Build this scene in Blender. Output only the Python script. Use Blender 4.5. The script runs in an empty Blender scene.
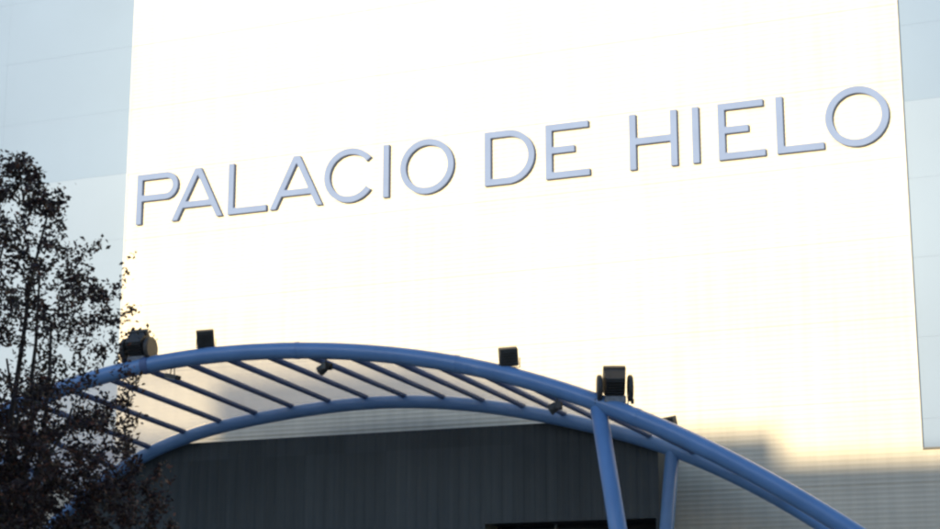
import bpy, bmesh, math, random
from mathutils import Vector, Matrix
from mathutils.geometry import tessellate_polygon
random.seed(7)
R = math.radians
scn = bpy.context.scene
COL = scn.collection

# ------------------------------------------------------------------ helpers
def link_mesh(name, bm, mat, parent=None, smooth=False, mats=None):
    me = bpy.data.meshes.new(name)
    bm.normal_update()
    bm.to_mesh(me); bm.free()
    for m in (mats or [mat]):
        me.materials.append(m)
    if smooth:
        for p in me.polygons: p.use_smooth = True
    o = bpy.data.objects.new(name, me)
    COL.objects.link(o)
    if parent: o.parent = parent
    return o

def empty(name, loc, label, cat, rz=0, group=None):
    o = bpy.data.objects.new(name, None)
    COL.objects.link(o)
    o.location = loc; o.rotation_euler = (0, 0, rz)
    o.empty_display_size = .3
    o['label'] = label; o['category'] = cat
    if group: o['group'] = group
    return o

def box(bm, x0, x1, y0, y1, z0, z1, M=None):
    vs = [Vector(p) for p in ((x0,y0,z0),(x1,y0,z0),(x1,y1,z0),(x0,y1,z0),(x0,y0,z1),(x1,y0,z1),(x1,y1,z1),(x0,y1,z1))]
    if M: vs = [M @ v for v in vs]
    v = [bm.verts.new(p) for p in vs]
    for f in ((3,2,1,0),(4,5,6,7),(0,1,5,4),(1,2,6,5),(2,3,7,6),(3,0,4,7)):
        bm.faces.new([v[i] for i in f])
    return v

def bevel(bm, w, seg=2):
    bmesh.ops.bevel(bm, geom=list(bm.edges), offset=w, segments=seg, affect='EDGES', profile=.5)

def tube(bm, pts, rad, n=16, cap=True):
    pts = [Vector(p) for p in pts]
    rads = rad if isinstance(rad, (list, tuple)) else [rad]*len(pts)
    rings = []
    ref = None
    for i, p in enumerate(pts):
        a = pts[max(0, i-1)]; b = pts[min(len(pts)-1, i+1)]
        t = (b-a).normalized()
        if ref is None:
            ref = Vector((0,1,0)) if abs(t.y) < .9 else Vector((1,0,0))
        s = (ref - t*ref.dot(t)).normalized(); ref = s
        q = t.cross(s)
        rings.append([bm.verts.new(p + (s*math.cos(2*math.pi*k/n) + q*math.sin(2*math.pi*k/n))*rads[i]) for k in range(n)])
    for r0, r1 in zip(rings, rings[1:]):
        for k in range(n):
            bm.faces.new((r0[k], r0[(k+1)%n], r1[(k+1)%n], r1[k]))
    if cap:
        bm.faces.new(rings[0][::-1]); bm.faces.new(rings[-1])

def disc_prism(bm, c, axis, r, h, n=28, M=None):
    """closed drum centred on c, along axis ('X','Y','Z')"""
    ax = {'X':Vector((1,0,0)),'Y':Vector((0,1,0)),'Z':Vector((0,0,1))}[axis]
    s = Vector((0,0,1)) if axis != 'Z' else Vector((1,0,0)); q = ax.cross(s)
    c = Vector(c); rings = []
    prof = [(-h/2, r*.86), (-h/2+h*.18, r), (h/2-h*.18, r), (h/2, r*.86)]
    for d, rr in prof:
        ring = []
        for k in range(n):
            a = 2*math.pi*k/n
            p = c + ax*d + (s*math.cos(a)+q*math.sin(a))*rr
            ring.append(bm.verts.new(M @ p if M else p))
        rings.append(ring)
    for r0, r1 in zip(rings, rings[1:]):
        for k in range(n): bm.faces.new((r0[k], r0[(k+1)%n], r1[(k+1)%n], r1[k]))
    bm.faces.new(rings[0][::-1]); bm.faces.new(rings[-1])

# ------------------------------------------------------------------ materials
def mat(name, col, rough=.6, metal=0, var=.12, vscale=2.0, bump=0, bscale=30, coat=0, spec=.5):
    m = bpy.data.materials.new(name); m.use_nodes = True
    nt = m.node_tree; N = nt.nodes; L = nt.links
    b = N['Principled BSDF']
    b.inputs['Roughness'].default_value = rough
    b.inputs['Metallic'].default_value = metal
    b.inputs['Specular IOR Level'].default_value = spec
    if coat:
        b.inputs['Coat Weight'].default_value = coat; b.inputs['Coat Roughness'].default_value = .15
    tc = N.new('ShaderNodeTexCoord')
    n1 = N.new('ShaderNodeTexNoise'); n1.inputs['Scale'].default_value = vscale; n1.inputs['Detail'].default_value = 6
    L.new(tc.outputs['Object'], n1.inputs['Vector'])
    mp = N.new('ShaderNodeMapRange'); mp.inputs[1].default_value = .25; mp.inputs[2].default_value = .75
    mp.inputs[3].default_value = 1-var; mp.inputs[4].default_value = 1+var
    L.new(n1.outputs['Fac'], mp.inputs[0])
    mx = N.new('ShaderNodeVectorMath'); mx.operation = 'SCALE'
    mx.inputs[0].default_value = col
    L.new(mp.outputs[0], mx.inputs['Scale'])
    L.new(mx.outputs[0], b.inputs['Base Color'])
    if bump:
        n2 = N.new('ShaderNodeTexNoise'); n2.inputs['Scale'].default_value = bscale; n2.inputs['Detail'].default_value = 4
        L.new(tc.outputs['Object'], n2.inputs['Vector'])
        bp = N.new('ShaderNodeBump'); bp.inputs['Strength'].default_value = bump; bp.inputs['Distance'].default_value = .02
        L.new(n2.outputs['Fac'], bp.inputs['Height']); L.new(bp.outputs[0], b.inputs['Normal'])
    return m

def cladding_mat(name, col, pw, ph, var=.05, rough=.5, dirt=.10):
    """painted sheet: tiny tone change from sheet to sheet + rain streaks"""
    m = mat(name, col, rough=rough, var=.03, vscale=.6, spec=.2)
    nt = m.node_tree; N = nt.nodes; L = nt.links; b = N['Principled BSDF']
    src = b.inputs['Base Color'].links[0].from_socket
    tc = N.new('ShaderNodeTexCoord'); sp = N.new('ShaderNodeSeparateXYZ'); L.new(tc.outputs['Object'], sp.inputs[0])
    def fl(sock, s):
        d = N.new('ShaderNodeMath'); d.operation = 'DIVIDE'; d.inputs[1].default_value = s; L.new(sock, d.inputs[0])
        f = N.new('ShaderNodeMath'); f.operation = 'FLOOR'; L.new(d.outputs[0], f.inputs[0]); return f.outputs[0]
    cb = N.new('ShaderNodeCombineXYZ'); L.new(fl(sp.outputs['X'], pw), cb.inputs[0]); L.new(fl(sp.outputs['Z'], ph), cb.inputs[2])
    wn = N.new('ShaderNodeTexWhiteNoise'); L.new(cb.outputs[0], wn.inputs['Vector'])
    mr = N.new('ShaderNodeMapRange'); mr.inputs[3].default_value = 1-var; mr.inputs[4].default_value = 1+var
    L.new(wn.outputs['Value'], mr.inputs[0])
    st = N.new('ShaderNodeMapping'); st.inputs['Scale'].default_value = (2.6, 1, .12); L.new(tc.outputs['Object'], st.inputs[0])
    ns = N.new('ShaderNodeTexNoise'); ns.inputs['Scale'].default_value = 1.6; ns.inputs['Detail'].default_value = 5; L.new(st.outputs[0], ns.inputs['Vector'])
    ms = N.new('ShaderNodeMapRange'); ms.inputs[1].default_value = .35; ms.inputs[2].default_value = .75
    ms.inputs[3].default_value = 1.03; ms.inputs[4].default_value = 1-dirt; L.new(ns.outputs['Fac'], ms.inputs[0])
    mu = N.new('ShaderNodeMath'); mu.operation = 'MULTIPLY'; L.new(mr.outputs[0], mu.inputs[0]); L.new(ms.outputs[0], mu.inputs[1])
    v = N.new('ShaderNodeVectorMath'); v.operation = 'SCALE'; L.new(src, v.inputs[0]); L.new(mu.outputs[0], v.inputs['Scale'])
    L.new(v.outputs[0], b.inputs['Base Color'])
    return m

CREAM = cladding_mat('cream_cladding', (.70, .61, .478), 5.9, 2.0, var=.03)
CREAMTRIM = mat('cream_trim', (.62, .57, .49), .5)
DARKCLAD = cladding_mat('dark_cladding', (.064, .077, .084), 1.2, 2.5, var=.12, rough=.55, dirt=.2)
BLUE = mat('blue_paint', (.13, .262, .50), .33, 0, var=.10, vscale=1.2, coat=.25)
BLUEDARK = mat('blue_grey_paint', (.08, .13, .27), .5, 0, var=.15, vscale=3)
LETTER = mat('letter_paint', (.18, .235, .385), .8, 0, var=.05, vscale=1.5, spec=.12)
BLACK = mat('black_housing', (.035, .034, .032), .5, 0, var=.25, vscale=6, bump=.2)
GREYMETAL = mat('galvanised_metal', (.35, .35, .34), .4, .8, var=.15, vscale=8)
BALLAST = mat('weathered_grey_paint', (.20, .21, .23), .6, 0, var=.35, vscale=9)
DARKMETAL = mat('dark_metal', (.06, .06, .06), .45, .4, var=.2, vscale=6)
GLASSDARK = mat('dark_glass', (.012, .015, .018), .08, 0, var=.1)
BARK = mat('bark', (.055, .042, .036), .9, 0, var=.35, vscale=12, bump=.8, bscale=25)
BRICK = mat('neighbour_brick', (.32, .20, .14), .85, 0, var=.15, vscale=1, bump=.3)
RENDER = mat('neighbour_render', (.42, .38, .31), .85, 0, var=.10, vscale=.5)
ASPHALT = mat('asphalt', (.05, .05, .052), .9, 0, var=.2, vscale=1.5, bump=.5, bscale=60)
PAVING = mat('paving', (.27, .25, .23), .85, 0, var=.12, vscale=3, bump=.2)
KERB = mat('kerb_stone', (.34, .33, .31), .8, 0, var=.12)
WHITEPAINT = mat('road_paint', (.75, .75, .72), .6)

def pane_mat(name, col, mix, rough):
    """opal glass: milky body with a mirror-like face"""
    m = mat(name, col, .5, 0, var=.06, vscale=.22)
    nt = m.node_tree; N = nt.nodes; L = nt.links; b = N['Principled BSDF']
    b.inputs['Roughness'].default_value = rough
    b.inputs['Specular IOR Level'].default_value = mix
    b.inputs['Specular Tint'].default_value = (.75, .9, 1, 1)
    return m
PANEUP = pane_mat('opal_glass_upper', (.148, .206, .315), .2, .3)
PANELOW = pane_mat('opal_glass_lower', (.185, .240, .345), .2, .3)

# roof sheet: weathered clear polycarbonate
ROOF = bpy.data.materials.new('canopy_sheet'); ROOF.use_nodes = True
nt = ROOF.node_tree; N = nt.nodes; L = nt.links; N.clear()
out = N.new('ShaderNodeOutputMaterial')
tr = N.new('ShaderNodeBsdfTransparent'); tr.inputs[0].default_value = (.95, .96, .97, 1)
tl = N.new('ShaderNodeBsdfTranslucent'); tl.inputs[0].default_value = (.66, .68, .72, 1)
gl = N.new('ShaderNodeBsdfGlossy'); gl.inputs[0].default_value = (.8, .8, .8, 1); gl.inputs['Roughness'].default_value = .2
m1 = N.new('ShaderNodeMixShader'); m2 = N.new('ShaderNodeMixShader')
tc = N.new('ShaderNodeTexCoord'); ns = N.new('ShaderNodeTexNoise'); ns.inputs['Scale'].default_value = 1.3; ns.inputs['Detail'].default_value = 5
mr = N.new('ShaderNodeMapRange'); mr.inputs[3].default_value = .30; mr.inputs[4].default_value = .42
L.new(tc.outputs['Object'], ns.inputs['Vector']); L.new(ns.outputs['Fac'], mr.inputs[0]); L.new(mr.outputs[0], m1.inputs[0])
L.new(tr.outputs[0], m1.inputs[1]); L.new(tl.outputs[0], m1.inputs[2])
m2.inputs[0].default_value = .06; L.new(m1.outputs[0], m2.inputs[1]); L.new(gl.outputs[0], m2.inputs[2])
L.new(m2.outputs[0], out.inputs[0])

# leaf material: purple-brown plum leaves, tone differs from leaf to leaf
LEAF = bpy.data.materials.new('plum_leaf'); LEAF.use_nodes = True
nt = LEAF.node_tree; N = nt.nodes; L = nt.links; b = N['Principled BSDF']
geo = N.new('ShaderNodeNewGeometry'); cr = N.new('ShaderNodeValToRGB')
e = cr.color_ramp.elements
e[0].color = (.028, .020, .023, 1); e[1].color = (.17, .065, .04, 1); e[1].position = 1
e2 = e.new(.55); e2.color = (.062, .034, .032, 1)
e3 = e.new(.8); e3.color = (.06, .048, .03, 1)
L.new(geo.outputs['Random Per Island'], cr.inputs[0]); L.new(cr.outputs[0], b.inputs['Base Color'])
b.inputs['Roughness'].default_value = .55
b.inputs['Specular IOR Level'].default_value = .3

# ------------------------------------------------------------------ ground
def sheet(name, x0, x1, y0, y1, z, m, nx=1, ny=1):
    bm = bmesh.new()
    g = [[bm.verts.new((x0+(x1-x0)*i/nx, y0+(y1-y0)*j/ny, z)) for i in range(nx+1)] for j in range(ny+1)]
    for j in range(ny):
        for i in range(nx): bm.faces.new((g[j][i], g[j][i+1], g[j+1][i+1], g[j+1][i]))
    o = link_mesh(name, bm, m); o['kind'] = 'structure'; return o
sheet('ground', -1500, 1500, -1500, 1500, -.13, ASPHALT)
sheet('plaza', -60, 60, -47, 0, 0.0, PAVING)
bm = bmesh.new(); box(bm, -60, 60, -47.3, -47.002, -.13, .004); k = link_mesh('kerb', bm, KERB); k['kind'] = 'structure'
sheet('road', -200, 200, -58, -47.3, -.126, ASPHALT)
bm = bmesh.new()
for i in range(-20, 21):
    a = i*6.0
    vs = [bm.verts.new(p) for p in ((a,-52.7,-.121),(a+3,-52.7,-.121),(a+3,-52.55,-.121),(a,-52.55,-.121))]; bm.faces.new(vs)
k = link_mesh('road_marking', bm, WHITEPAINT); k['kind'] = 'structure'

# ------------------------------------------------------------------ the shopping centre (facade plane y=0, facing -y)
U0, U1, SILL, TOP = -11.29, 11.68, 7.03, 26.0
bld = empty('shopping_centre', (0, 0, 0), 'tall cream ribbed-metal facade between pale blue glass strips, carrying the raised letters', 'building')

def ribbed(bm, u0, u1, z0, z1, pitch=.12, depth=.006):
    prof = []
    n = int(round((z1-z0)/pitch))
    for i in range(n):
        a = z0+i*pitch
        seam = (i % 17 == 0)
        d = -.008 if seam else 0
        prof += [(a+.002, depth*0-d if seam else 0), (a+pitch*.42, -d if seam else 0), (a+pitch*.56, -depth), (a+pitch*.88, -depth)]
    prof.append((z1, 0))
    prof = [(z, min(y, .03)) for z, y in prof]
    prev = None
    for z, y in prof:
        cur = (bm.verts.new((u0, y, z)), bm.verts.new((u1, y, z)))
        if prev: bm.faces.new((prev[0], prev[1], cur[1], cur[0]))
        prev = cur
bm = bmesh.new()
nlow = round(SILL/.12)
zs = SILL
ribbed(bm, U0, U1, zs-58*.12, zs+158*.12)
ribbed(bm, -34, U0, zs-58*.12, zs)
ribbed(bm, U1, 30, zs-58*.12, zs)
link_mesh('ribbed_cladding', bm, CREAM, bld)
# side returns (corner trims) of the projecting sign wall
for ua, ub in ((U0-.03, U0), (U1, U1+.03)):
    bm = bmesh.new(); box(bm, ua, ub, -.012, .07, SILL+.002, TOP-.01)
    link_mesh('corner_trim', bm, CREAMTRIM, bld)
# core of the building behind cladding and glass
bm = bmesh.new(); box(bm, -34, 30, .62, 30, .0, TOP); link_mesh('building_core', bm, RENDER, bld)
bm = bmesh.new(); box(bm, U0-.03, U1+.03, -.06, .62, TOP, TOP+.25); link_mesh('parapet_cap', bm, CREAMTRIM, bld)
# sill flashings under the glass strips
for ua, ub in ((-34, U0-.034), (U1+.034, 30)):
    bm = bmesh.new(); box(bm, ua, ub, -.04, .045, SILL+.004, SILL+.05)
    link_mesh('sill', bm, DARKMETAL, bld)
# glass strips: rows of panes about 2 m high
rows = [SILL+.055, 7.79, 9.80, 11.81, 13.84, 15.87, 17.9, 19.93, 21.96, 23.99, 25.98]
def panes(cols, zshift, swap):
    for c0, c1 in zip(cols, cols[1:]):
        for r0, r1 in zip(rows, rows[1:]):
            a = r0+(zshift if r0 > 8 else 0); b_ = r1+(zshift if r1 > 8 and r1 < 25.9 else 0)
            bm = bmesh.new(); dy = random.uniform(-.0008, .0008)
            box(bm, c0+.0012, c1-.0012, 0.05+dy, .065+dy, a+.0015, b_-.0015)
            link_mesh('glass_pane', bm, PANEUP if (a+b_)/2 > swap else PANELOW, bld)
panes([U1+.034, 16.1, 20.6], 0, 15.9)
panes([-20.6, -16.0, U0-.034], .64, 16.5)
for xa, xb in ((-34, -20.6), (20.6, 30)):
    bm = bmesh.new(); box(bm, xa, xb, .05, .6, SILL+.06, TOP-.01); link_mesh('side_wall', bm, CREAMTRIM, bld)
for xa, xb in ((-20.59, U0-.034), (U1+.034, 20.59)):
    bm = bmesh.new(); box(bm, xa, xb, .075, .10, SILL+.06, TOP-.01); link_mesh('backing_panel', bm, CREAMTRIM, bld)

# ------------------------------------------------------------------ sign letters
ZB, ZT, W = 14.82, 16.36, .185
sign = empty('wall_sign', (.2, -.02, ZB), 'raised blue-grey capital letters reading PALACIO DE HIELO on the cream wall', 'sign')
def arc(cx, cz, rx, rz, a0, a1, n=40):
    return [(cx+rx*math.cos(R(a0+(a1-a0)*i/n)), cz+rz*math.sin(R(a0+(a1-a0)*i/n))) for i in range(n+1)]
def L_I(u0): return [[(u0,ZB),(u0+W,ZB),(u0+W,ZT),(u0,ZT)]]
def L_L(u0,u1): return [[(u0,ZB),(u1,ZB),(u1,ZB+W),(u0+W,ZB+W),(u0+W,ZT),(u0,ZT)]]
def L_E(u0,u1,um):
    zm = ZB+.80
    return [[(u0,ZB),(u1,ZB),(u1,ZB+W),(u0+W,ZB+W),(u0+W,zm-W/2),(um,zm-W/2),(um,zm+W/2),(u0+W,zm+W/2),(u0+W,ZT-W),(u1-.03,ZT-W),(u1-.03,ZT),(u0,ZT)]]
def L_H(u0,u1):
    zm = ZB+.78
    return [[(u0,ZB),(u0+W,ZB),(u0+W,zm-W/2),(u1-W,zm-W/2),(u1-W,ZB),(u1,ZB),(u1,ZT),(u1-W,ZT),(u1-W,zm+W/2),(u0+W,zm+W/2),(u0+W,ZT),(u0,ZT)]]
def L_O(c, rx): 
    cz = (ZB+ZT)/2; rz = (ZT-ZB)/2+.03
    return [arc(c,cz,rx,rz,0,360,72)[:-1], arc(c,cz,rx-W,rz-W,360,0,72)[:-1]]
def L_C(c, rx):
    cz = (ZB+ZT)/2; rz = (ZT-ZB)/2+.03
    return [arc(c,cz,rx,rz,36,324,60)+arc(c,cz,rx-W,rz-W,324,36,60)]
def L_D(u0,u1):
    cz = (ZB+ZT)/2; h = (ZT-ZB)/2; xc = u1-h-.02
    return [[(u0,ZB)]+arc(xc,cz,u1-xc,h,-90,90)+[(u0,ZT)],
            [(u0+W,ZT-W)]+arc(xc,cz,u1-xc-W,h-W,90,-90)+[(u0+W,ZB+W)]]
def L_P(u0,u1):
    zl = ZB+.70; cz = (zl+ZT)/2; h = (ZT-zl)/2; xc = u1-h
    return [[(u0,ZB),(u0+W,ZB),(u0+W,zl)]+arc(xc,cz,h,h,-90,90)+[(u0,ZT)],
            [(u0+W,ZT-W)]+arc(xc,cz,h-W,h-W,90,-90)+[(u0+W,zl+W)]]
def L_A(u0,u1):
    uc = (u0+u1)/2; t = .10; wl = .205           # apex half width, foot width
    def xo(z): return u0+(uc-t-u0)*(z-ZB)/(ZT-ZB)   # outer left edge
    def xi(z): return xo(z)+wl
    za, zb_ = ZB+.36, ZB+.36+W
    zi = ZB+(ZT-ZB)*(uc-wl-u0)/(uc-t-u0)          # inner apex
    m = lambda x: 2*uc-x
    return [[(u0,ZB),(xi(ZB),ZB),(xi(za),za),(m(xi(za)),za),(m(xi(ZB)),ZB),(u1,ZB),(uc+t,ZT),(uc-t,ZT)],
            [(xi(zb_),zb_),(uc,zi),(m(xi(zb_)),zb_)]]
letters = [L_P(-10.89,-9.47), L_A(-9.66,-7.93), L_L(-7.76,-6.48), L_A(-6.37,-4.66), L_C(-3.80,.82), L_I(-2.76),
           L_O(-1.41,.82), L_D(.33,1.80), L_E(2.12,3.38,2.95), L_H(4.50,5.82), L_I(6.23), L_E(6.93,8.17,7.74),
           L_L(8.47,9.69), L_O(10.55,.81)]
for sp in letters:
    tris = tessellate_polygon([[Vector((x, z, 0)) for x, z in pl] for pl in sp])
    flat = [p for pl in sp for p in pl]
    bm = bmesh.new()
    F = [bm.verts.new((x-.2, -.078, z-ZB)) for x, z in flat]
    Bk = [bm.verts.new((x-.2, .017, z-ZB)) for x, z in flat]
    for a, b_, c in tris:
        bm.faces.new((F[a], F[b_], F[c])); bm.faces.new((Bk[c], Bk[b_], Bk[a]))
    k0 = 0
    for pl in sp:
        n = len(pl)
        for k in range(n):
            a, b_ = k0+k, k0+(k+1) % n
            bm.faces.new((F[a], F[b_], Bk[b_], Bk[a]))
        k0 += n
    bmesh.ops.recalc_face_normals(bm, faces=list(bm.faces))
    bmesh.ops.dissolve_limit(bm, angle_limit=.01, verts=list(bm.verts), edges=list(bm.edges))
    me = bpy.data.meshes.new('letter'); bm.to_mesh(me); bm.free(); me.materials.append(LETTER)
    o = bpy.data.objects.new('letter', me); COL.objects.link(o); o.parent = sign

# ------------------------------------------------------------------ arches
def spline_fn(P):
    """natural cubic through control points, straight tangents outside"""
    n = len(P); x = [p[0] for p in P]; y = [p[1] for p in P]
    h = [x[i+1]-x[i] for i in range(n-1)]
    al = [0]+[3*((y[i+1]-y[i])/h[i]-(y[i]-y[i-1])/h[i-1]) for i in range(1, n-1)]
    l = [1]+[0]*(n-1); mu = [0]*n; z = [0]*n
    for i in range(1, n-1):
        l[i] = 2*(x[i+1]-x[i-1])-h[i-1]*mu[i-1]; mu[i] = h[i]/l[i]; z[i] = (al[i]-h[i-1]*z[i-1])/l[i]
    c = [0]*n; b = [0]*n; d = [0]*n
    for j in range(n-2, -1, -1):
        c[j] = z[j]-mu[j]*c[j+1]; b[j] = (y[j+1]-y[j])/h[j]-h[j]*(c[j+1]+2*c[j])/3; d[j] = (c[j+1]-c[j])/(3*h[j])
    def f(t):
        j = 0
        while j < n-2 and t > x[j+1]: j += 1
        s = t-x[j]
        return y[j]+b[j]*s+c[j]*s*s+d[j]*s**3
    return f
VF, VB = 6.5, 1.5
fA = spline_fn([(-23,-.3),(-18,4.3),(-13.5,7.15),(-9.9,8.47),(-6.6,9.18),(-3.3,9.37),(0,9.12),(3.1,8.48),(5.7,7.58),(8.1,6.45),(10.7,4.88),(14.5,1.95),(16.6,0)])
fB = spline_fn([(-17.4,0),(-14,4.2),(-11.1,6.75),(-8.6,7.97),(-5.5,8.58),(-2.0,8.78),(1.26,8.44),(3.83,7.83),(5.67,7.23),(7.14,6.57),(9.6,5.1),(13,2.3),(15.3,0)])
can = empty('entrance_canopy', (0, -4, 0), 'arched blue steel canopy with two long curved tubes joined by slanting ribs over the entrance', 'canopy')
off = Vector((0, 4, 0))
def fr(u, v, z): return Vector((u, -v, z))+off
bm = bmesh.new(); us = [-22.7+i*39.3/120 for i in range(121)]
tube(bm, [fr(u, VF, fA(u)) for u in us], .205, 20); link_mesh('front_arch', bm, BLUE, can, True)
bm = bmesh.new(); us = [-17.4+i*32.7/110 for i in range(111)]
tube(bm, [fr(u, VB, fB(u)) for u in us], .185, 20); link_mesh('back_arch', bm, BLUE, can, True)
fro = [o for o in can.children if o.name.startswith('front_arch')][0]
for q, hw, m_ in ((-6.15, .10, BLUEDARK), (-1.95, .05, BLUE), (2.2, .05, BLUE), (6.5, .05, BLUE), (-10.0, .05, BLUE)):
    bm = bmesh.new(); t = Vector((1, 0, (fA(q+.05)-fA(q-.05))/.1)).normalized(); c = fr(q, VF, fA(q))
    tube(bm, [c-t*hw, c+t*hw], .222 if hw > .06 else .213, 24)
    link_mesh('collar', bm, m_, fro)
ribU = [-6.22+1.113*k for k in range(-5, 14)]
for u in ribU:
    a = fr(u, VF-.17, fA(u)-.08); b_ = fr(u+.42, VB+.10, fB(u+.42)+.15)
    bm = bmesh.new(); tube(bm, [a, a.lerp(b_, .5), b_], .077, 10)
    link_mesh('rib', bm, BLUEDARK, can, True)
# polycarbonate sheets between the ribs
for u, w in zip(ribU, ribU[1:]):
    bm = bmesh.new(); n = 4; A_ = []; B_ = []
    for i in range(n+1):
        a = u+.05+(w-u-.1)*i/n
        A_.append(fr(a, VF-.19, fA(a)-.02)); B_.append(fr(a+.42, VB+.12, fB(a+.42)+.17))
    for i in range(n):
        q = [A_[i], A_[i+1], B_[i+1], B_[i]]
        lo = [bm.verts.new(p) for p in q]; hi = [bm.verts.new(p+Vector((0,0,.012))) for p in q]
        bm.faces.new(lo); bm.faces.new(hi[::-1])
    link_mesh('roof_sheet', bm, ROOF, can)
# columns
def column(name, u0, z0, v0, u1, v1, r0, r1):
    bm = bmesh.new()
    tube(bm, [fr(u0, v0, z0), fr((u0+u1)/2, (v0+v1)/2, z0/2), fr(u1, v1, .02)], [r0, (r0+r1)/2, r1], 20)
    c = link_mesh(name, bm, BLUE, can, True)
    bm = bmesh.new(); box(bm, u1-.3, u1+.3, -v1-.3+4, -v1+.3+4, .005, .03); bevel(bm, .005, 1)
    pl = link_mesh('base_plate', bm, BLUEDARK, c)
    return c
column('column', 5.62, fA(5.62)-.05, VF, 6.75, VF, .185, .225)
column('column', 5.88, fB(5.88)-.05, VB, 5.15, VB, .175, .185)
column('column', -13.2, fA(-13.2)-.05, VF, -14.2, VF, .185, .225)
column('column', -12.2, fB(-12.2)-.05, VB, -11.8, VB, .175, .185)

# ------------------------------------------------------------------ dark entrance block under the back tube
ent = empty('entrance_block', (-2, -1.3, 0), 'dark grey ribbed entrance block below the canopy, its top cut by the arch', 'entrance')
eo = Vector((2, 1.3, 0))
def blocktop(u): return min(8.0, fB(u)-.02)
EU0, EU1, OP0, OP1, OZ = -13.0, 5.45, .82, 5.36, 5.5
bm = bmesh.new()
pitch = .30; prof = []
u = EU0
while u < EU1-.01:
    for du, y in ((0, 0), (.17, 0), (.20, .014), (.27, .014)):
        if u+du < EU1: prof.append((u+du, y))
    u += pitch
for x in (OP0, OP1): prof.append((x, 0))
prof.append((EU1, 0)); prof.sort()
prev = None
for x, y in prof:
    bot = OZ if OP0 <= x <= OP1 else 0.01
    cur = (x, y)
    if prev:
        xm = (x+prev[0])/2; bot = OZ if OP0 < xm < OP1 else .01
        q = [(prev[0], prev[1], bot), (x, y, bot), (x, y, blocktop(x)), (prev[0], prev[1], blocktop(prev[0]))]
        bm.faces.new([bm.verts.new(Vector((a, b_-1.3, c))+eo) for a, b_, c in q])
    prev = cur
link_mesh('front_cladding', bm, DARKCLAD, ent)
bm = bmesh.new()   # top and sides
for i in range(60):
    a = EU0+(EU1-EU0)*i/60; b_ = EU0+(EU1-EU0)*(i+1)/60
    bm.faces.new([bm.verts.new(Vector(p)+eo) for p in ((a,-1.31,blocktop(a)),(b_,-1.31,blocktop(b_)),(b_,-.03,blocktop(b_)),(a,-.03,blocktop(a)))])
for x in (EU0, EU1):
    bm.faces.new([bm.verts.new(Vector(p)+eo) for p in ((x,-1.3,.01),(x,-.03,.01),(x,-.03,blocktop(x)),(x,-1.3,blocktop(x)))])
link_mesh('side_cladding', bm, DARKCLAD, ent)
bm = bmesh.new(); box(bm, OP0, OP1, -1.24, -.06, OZ+.002, OZ+.05); 
for v in bm.verts: v.co += eo
link_mesh('soffit', bm, DARKMETAL, ent)
bm = bmesh.new(); box(bm, OP0, OP1, -.30, -.27, .01, OZ)
for v in bm.verts: v.co += eo
gw = link_mesh('glazing', bm, GLASSDARK, ent)
for x in (OP0+.03, 2.42, 4.0, OP1-.06):
    bm = bmesh.new(); box(bm, x-.03, x+.03, -.42, -.302, .01, OZ-.003)
    for v in bm.verts: v.co += eo
    link_mesh('mullion', bm, GREYMETAL if abs(x-2.42) < .01 else DARKMETAL, ent)
bm = bmesh.new(); box(bm, OP0, OP1, -.40, -.305, 2.5, 2.62)
for v in bm.verts: v.co += eo
link_mesh('transom', bm, DARKMETAL, ent)

# ------------------------------------------------------------------ floodlights
def flood_body(bm, w, h, d, M):
    """tapered lamp housing; lens side is +y (towards the wall), back is -y"""
    tp = .40 if w > .5 else .47
    pts = [(-w/2,d/2,-h/2),(w/2,d/2,-h/2),(w/2,d/2,h/2),(-w/2,d/2,h/2),
           (-w*tp,-d/2,-h*tp*.92),(w*tp,-d/2,-h*tp*.92),(w*tp,-d/2,h*tp*.92),(-w*tp,-d/2,h*tp*.92)]
    v = [bm.verts.new(M @ Vector(p)) for p in pts]
    for f in ((0,1,2,3),(7,6,5,4),(4,5,1,0),(5,6,2,1),(6,7,3,2),(7,4,0,3)): bm.faces.new([v[i] for i in f])
    bevel(bm, .018, 2)

def big_flood(loc, rz, tilt, label, yk=None):
    t = empty('floodlight', loc, label, 'floodlight', rz, 'black floodlights mounted on the blue canopy tube')
    M = Matrix.Translation((0, 0, .50)) @ Matrix.Rotation(R(tilt), 4, 'X')
    bm = bmesh.new(); flood_body(bm, .52, .62, .46, M); h = link_mesh('housing', bm, BLACK, t)
    bm = bmesh.new()
    for i in range(6):
        z = -.17+i*.066; box(bm, -.2, .2, -.275, -.225, z, z+.02, M)
    link_mesh('cooling_fin', bm, BLACK, h)
    bm = bmesh.new(); box(bm, -.23, .23, .232, .242, -.24, .24, M); link_mesh('lens', bm, GLASSDARK, h)
    bm = bmesh.new(); 
    for p in ((-.275,.14),(.275,.14)): pass
    box(bm, -.25, .25, .16, .28, .30, .315, M); link_mesh('visor', bm, BLACK, h)
    for s in (-1, 1):
        bm = bmesh.new(); disc_prism(bm, (s*.342, 0, .40), 'X', .30, .12); box(bm, s*.40-.05, s*.40+.02, -.04, .04, .05, .16)
        link_mesh('side_drum', bm, BLACK, t, False)
        bm = bmesh.new(); box(bm, s*.288-.013, s*.288+.013, -.035, .035, .06, .62); bevel(bm, .004, 1)
        link_mesh('yoke_arm', bm, GREYMETAL, t)
    bm = bmesh.new(); box(bm, -.30, .30, -.04, .04, .035, .062); link_mesh('yoke_base', bm, GREYMETAL, t)
    bm = bmesh.new(); box(bm, -.24, .24, -.13, .13, .064, .22); bevel(bm, .02, 2); link_mesh('ballast_box', bm, BALLAST, t)
    bm = bmesh.new(); tube(bm, [(0,0,-.10),(0,0,.035)], .05, 12); link_mesh('mounting_stem', bm, DARKMETAL, t)
    return t
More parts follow.
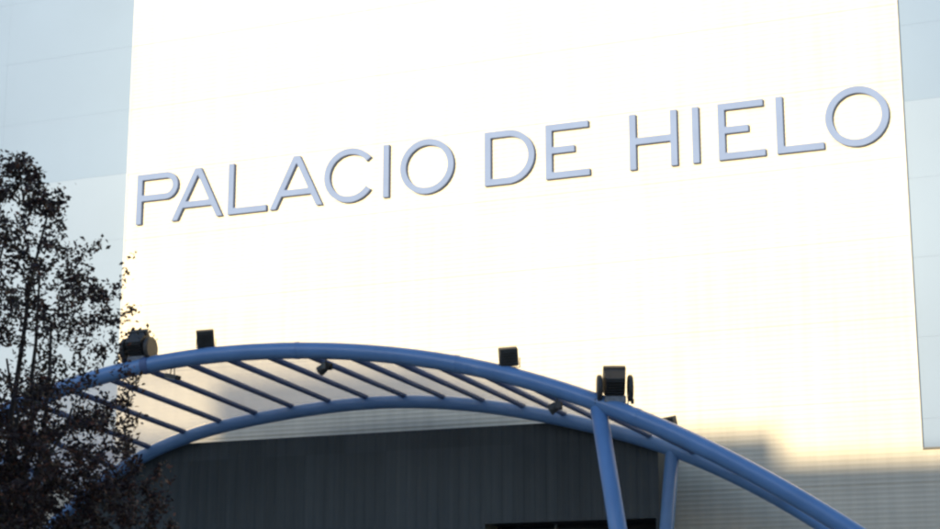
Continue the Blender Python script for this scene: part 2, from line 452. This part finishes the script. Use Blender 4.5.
def small_flood(loc, rz, tilt, label, s=1.0):
    t = empty('floodlight', loc, label, 'floodlight', rz, 'black floodlights mounted on the blue canopy tube')
    M = Matrix.Translation((-.02, 0, .20*s)) @ Matrix.Rotation(R(-6), 4, 'Y') @ Matrix.Rotation(R(tilt), 4, 'X')
    bm = bmesh.new(); flood_body(bm, .44*s, .46*s, .22*s, M); h = link_mesh('housing', bm, BLACK, t)
    bm = bmesh.new(); box(bm, -.19*s, .19*s, .112*s, .122*s, -.19*s, .19*s, M); link_mesh('lens', bm, GLASSDARK, h)
    bm = bmesh.new()
    for i in range(5):
        z = (-.14+i*.06)*s; box(bm, -.15*s, .15*s, -.15*s, -.108*s, z, z+.02*s, M)
    link_mesh('cooling_fin', bm, BLACK, h)
    bm = bmesh.new()
    for q in (-1, 1): box(bm, q*.235*s-.008, q*.235*s+.008, -.025, .025, -.02, .20*s)
    box(bm, -.243*s, .243*s, -.025, .025, -.035, -.022); link_mesh('bracket', bm, DARKMETAL, t)
    return t
rt = .205
big_flood((-6.42, -VF, fA(-6.42)+rt-.16), R(2), 38, 'big black floodlight with round side drums on the tube, beside the tree')
small_flood((-4.48, -VF, fA(-4.48)+rt+.02), R(30), 14, 'small black box floodlight on the tube, right of the big lamp near the tree')
small_flood((3.52, -VF, fA(3.52)+rt+.02), R(30), 14, 'small black box floodlight on the tube, left of the leaning blue column')
big_flood((6.02, -VF, fA(6.02)+rt-.14), R(22), 34, 'big black floodlight with pale yoke and two side drums, above the leaning column')
small_flood((7.12, -VF+.42, fA(7.12)-.06), R(-10), 10, 'black floodlight mostly hidden behind the descending tube, only its top edge showing', .9)

def hung(loc, rz, tilt, label):
    t = empty('spotlight', loc, label, 'spotlight', rz, 'small spotlights hanging under the blue canopy tube')
    M = Matrix.Translation((0, 0, -.21)) @ Matrix.Rotation(R(tilt), 4, 'Y')
    bm = bmesh.new(); box(bm, -.20, .20, -.10, .10, -.055, .055, M); bevel(bm, .02, 2); h = link_mesh('housing', bm, BLACK, t)
    bm = bmesh.new(); box(bm, -.17, .17, -.085, .085, -.064, -.057, M); link_mesh('lens', bm, GREYMETAL, h)
    bm = bmesh.new()
    tube(bm, [(-.05, 0, 0), (-.09, 0, -.20)], .014, 8); tube(bm, [(.05, 0, 0), (.06, 0, -.20)], .014, 8)
    link_mesh('bracket', bm, DARKMETAL, t)
    return t
def hung_round(loc, rz, tilt, label):
    t = empty('spotlight', loc, label, 'spotlight', rz, 'small spotlights hanging under the blue canopy tube')
    M = Matrix.Translation((-.03, 0, -.20)) @ Matrix.Rotation(R(tilt), 4, 'Y')
    bm = bmesh.new()
    tube(bm, [M @ Vector(p) for p in ((-.17,0,0),(-.16,0,0),(0,0,0),(.13,0,0),(.16,0,0))], [.125,.125,.105,.06,.03], 18)
    h = link_mesh('housing', bm, BLACK, t)
    bm = bmesh.new(); tube(bm, [M @ Vector((-.178,0,0)), M @ Vector((-.171,0,0))], .10, 18); link_mesh('lens', bm, GREYMETAL, h)
    bm = bmesh.new(); tube(bm, [(0, 0, .02), (0, 0, -.13)], .022, 8)
    box(bm, -.02, .10, -.13, -.11, -.26, -.12); box(bm, -.02, .10, .11, .13, -.26, -.12); box(bm, -.02, .10, -.13, .13, -.12, -.105)
    link_mesh('bracket', bm, DARKMETAL, t)
    return t
hung((-5.40, -VF, fA(-5.40)-rt+.01), R(-10), 14, 'flat oblong spotlight hanging from the tube near the tree')
hung_round((-1.17, -VF, fA(-1.17)-rt+.01), R(-15), -28, 'round spotlight hanging below the crown of the arch')
hung_round((4.66, -VF, fA(4.66)-rt+.01), R(10), -32, 'round spotlight hanging from the tube just left of the leaning column')

# ------------------------------------------------------------------ tree (purple-leaved plum) in front, left
tx, ty = -.2, -20.0
tree = empty('plum_tree', (tx, ty, 0), 'dark purple-brown leafy tree in front of the left end of the canopy', 'tree')
rng = random.Random(21)
half = spline_fn([(1.6,.6),(2.4,1.9),(3.6,2.6),(5,2.6),(6,2.4),(7.2,2.1),(8.4,1.7),(9.2,1.05),(9.8,.55),(10.25,.10)])
nodes = []      # (pos, radius)
segs = []       # polylines with radii
def addline(p0, p1, r0, r1, bend, n):
    pts = []; rr = []
    side = Vector((rng.uniform(-1,1), rng.uniform(-1,1), rng.uniform(.2,1)))*bend
    for i in range(n+1):
        s = i/n; p = p0.lerp(p1, s)+side*math.sin(math.pi*s)*.5
        p += Vector((rng.gauss(0,1), rng.gauss(0,1), rng.gauss(0,1)))*bend*.07*(0 if i in (0,) else 1)
        pts.append(p); rr.append(r0+(r1-r0)*s)
    segs.append((pts, rr))
    for p, r in list(zip(pts, rr))[1:]: nodes.append((p, r))
    return pts
trunkp = addline(Vector((0,0,0)), Vector((.12,.05,2.0)), .15, .12, .12, 6)
top0 = trunkp[-1]
for k in range(11):       # main limbs, steeply rising
    a = k*2.4+.3; q = k/10; z = 4.6+4.8*(1-q)**.8+rng.uniform(-.3,.3)
    r = half(z)*.55*rng.uniform(.6,1)
    addline(top0-Vector((0,0,.5*q)), Vector((math.cos(a)*r, math.sin(a)*r*.8, z)), .075, .018, .5, 10)
tg = []
while len(tg) < 1250:
    z = rng.uniform(1.9, 10.4); h = half(z)
    a = rng.uniform(0, 2*math.pi); r = h*(rng.random()**.48)
    lump = 1+.13*math.sin(3*a+z*1.7)+.09*math.sin(5*a-z*2.9)
    if z > 10.2 or z > 6.2 and rng.random() < (.38 if z < 8.4 else .6): continue
    if z > 6.0 and math.sin(2.3*a+z*2.2)+math.sin(z*5.1+a) > 1.05: continue
    tg.append(Vector((math.cos(a)*r*lump, math.sin(a)*r*lump*.85, z)))
tg.sort(key=lambda p: (p-top0).length)
twigs = []
for p in tg:
    best = None; bd = 1e9
    for q, r in nodes:
        d = (q-p); L_ = d.length + max(0, q.z-p.z+.1)*1.6
        if L_ < bd: bd = L_; best = (q, r)
    q, r = best
    if (p-q).length < .12: continue
    if (p-q).length > 1.1: p = q+(p-q).normalized()*1.1
    pts = addline(q, p, min(r*.7, .03), .006, min(.22, (p-q).length*.35), max(3, int((p-q).length/.16)))
    twigs.append(pts)
bm = bmesh.new()
for pts, rr in segs:
    tube(bm, pts, rr, 10 if rr[0] > .1 else (6 if rr[0] > .03 else 4), cap=False)
link_mesh('trunk', bm, BARK, tree, True)
bm = bmesh.new()
def leaf(p, s):
    d = Vector((rng.gauss(0,1), rng.gauss(0,1), rng.gauss(-.15,.8))).normalized()
    w = d.cross(Vector((rng.gauss(0,1), rng.gauss(0,1), rng.gauss(0,1)))).normalized()
    n = d.cross(w)
    a = p; b_ = p+d*s; m_ = p+d*s*.45
    v = [bm.verts.new(x) for x in (a, m_+w*s*.29+n*s*.10, b_, m_-w*s*.29+n*s*.10)]
    bm.faces.new((v[0], v[1], v[2])); bm.faces.new((v[0], v[2], v[3]))
for pts in twigs:
    n = len(pts)
    zz = pts[-1].z
    dens = 66 if zz < 5.4 else (50 if zz < 6.6 else 36)
    # a shoot running on past the twig's end
    d = (pts[-1]-pts[-2]).normalized(); d = (d+Vector((rng.gauss(0,.3), rng.gauss(0,.3), rng.uniform(0,.7)))).normalized()
    tip = pts[-1]+d*rng.uniform(.08, .42)
    for k in range(dens):
        s = rng.random()**.8
        if s < .68:
            f = s/.68*(n-1); i = min(int(f), n-2); p = pts[i].lerp(pts[i+1], f-i)
        else: p = pts[-1].lerp(tip, (s-.68)/.32)
        p = p+Vector((rng.gauss(0,1), rng.gauss(0,1), rng.gauss(0,1)))*.055
        leaf(p, rng.uniform(.06, .115))
link_mesh('crown', bm, LEAF, tree)
print('leaves', len(twigs))

# ------------------------------------------------------------------ neighbouring blocks across the road (they throw the shade on the facade)
SAZ, SEL = 20.0, 15.0          # sun: degrees to the left of the facade's normal / above the horizon
YB = -62.0
du = YB*math.tan(R(SAZ)); dz = -YB/math.cos(R(SAZ))*math.tan(R(SEL))
def block(u0, u1, za, zb, depth, m, label, storey=3.1):
    """house front at y=YB; roofline goes from za (at u0) to zb (at u1)"""
    x0, x1 = u0+du, u1+du
    sk = depth*math.tan(R(SAZ))      # block skewed to the sun's bearing, shaped to keep its shadow edge steep
    t = empty('apartment_block', ((x0+x1)/2, YB, -.13), label, 'building', 0, 'apartment blocks across the road')
    o = Vector(((x0+x1)/2, YB, -.13))
    bm = bmesh.new()
    v = [bm.verts.new(Vector(p)-o) for p in ((x0,YB,-.13),(x1,YB,-.13),(x1-sk,YB-depth,-.13),(x0-sk,YB-depth,-.13),(x0,YB,za+dz),(x1,YB,zb+dz),(x1-sk,YB-depth,zb+dz),(x0-sk,YB-depth,za+dz))]
    for f in ((3,2,1,0),(4,5,6,7),(1,0,4,5),(2,1,5,6),(3,2,6,7),(0,3,7,4)): bm.faces.new([v[i] for i in f])
    link_mesh('wall', bm, m, t)
    nf = int((min(za, zb)+dz)/storey)-1
    nc = max(1, int((x1-x0)/3.4)); st = (x1-x0)/nc; cnt = 0
    for i in range(nf):
        for j in range(nc):
            if cnt >= 96: break
            cnt += 1
            cx = -(x1-x0)/2+st*(j+.5); z = 1.2+i*storey
            bm = bmesh.new(); box(bm, cx-.75, cx+.75, -.02, .05, z, z+1.5); w = link_mesh('window', bm, CREAMTRIM, t)
            bm = bmesh.new(); box(bm, cx-.66, cx+.66, .052, .06, z+.09, z+1.41); link_mesh('pane', bm, GLASSDARK, w)
block(-40, -8.05, 8.45, 8.45, 14, RENDER, 'plain rendered apartment block across the road, outside the picture at far left')
block(-8.04, -1.2, 9.95, 9.95, 14, BRICK, 'tall narrow brick block across the road, tallest of the row')
block(-1.19, 5.2, 9.75, 7.85, 14, RENDER, 'rendered block with a sloping roof across the road')
block(5.21, 8.25, 7.78, 7.70, 14, BRICK, 'narrow brick stair tower across the road, next to the long low block')
block(8.26, 52, 6.98, 6.0, 14, RENDER, 'long low rendered block across the road, widest of the row')

# ------------------------------------------------------------------ light
w = bpy.data.worlds.new('World'); scn.world = w; w.use_nodes = True
nt = w.node_tree; bg = nt.nodes['Background']
sky = nt.nodes.new('ShaderNodeTexSky'); sky.sky_type = 'NISHITA'; sky.sun_disc = False
sky.sun_elevation = R(SEL)
sdir = Vector((-math.sin(R(SAZ))*math.cos(R(SEL)), -math.cos(R(SAZ))*math.cos(R(SEL)), math.sin(R(SEL))))  # towards the sun
sky.sun_rotation = math.atan2(sdir.x, sdir.y)
sky.air_density = 1.0; sky.dust_density = .6; sky.ozone_density = 2.6
nt.links.new(sky.outputs[0], bg.inputs[0]); bg.inputs[1].default_value = .124
sl = bpy.data.lights.new('sun', 'SUN'); sl.energy = 4.3; sl.angle = R(.8); sl.color = (1, .85, .57)
so = bpy.data.objects.new('sun', sl); COL.objects.link(so)
so.rotation_euler = (-sdir).to_track_quat('-Z', 'Y').to_euler(); so.location = (-30, -60, 60)

# ------------------------------------------------------------------ camera
cam = bpy.data.cameras.new('camera'); co = bpy.data.objects.new('camera', cam); COL.objects.link(co)
co.location = (18, -44, 1.6)
yaw, pit = R(22.4), R(13.1)
co.rotation_euler = (math.pi/2+pit, 0, yaw)
cam.sensor_width = 36; cam.lens = 1786/940*36; cam.clip_end = 5000
scn.camera = co
scn.render.engine = 'CYCLES'
scn.cycles.filter_width = 2.6
scn.view_settings.view_transform = 'Standard'; scn.view_settings.look = 'None'
scn.view_settings.gamma = 1; scn.view_settings.use_curve_mapping = False
scn.view_settings.exposure = 1.0
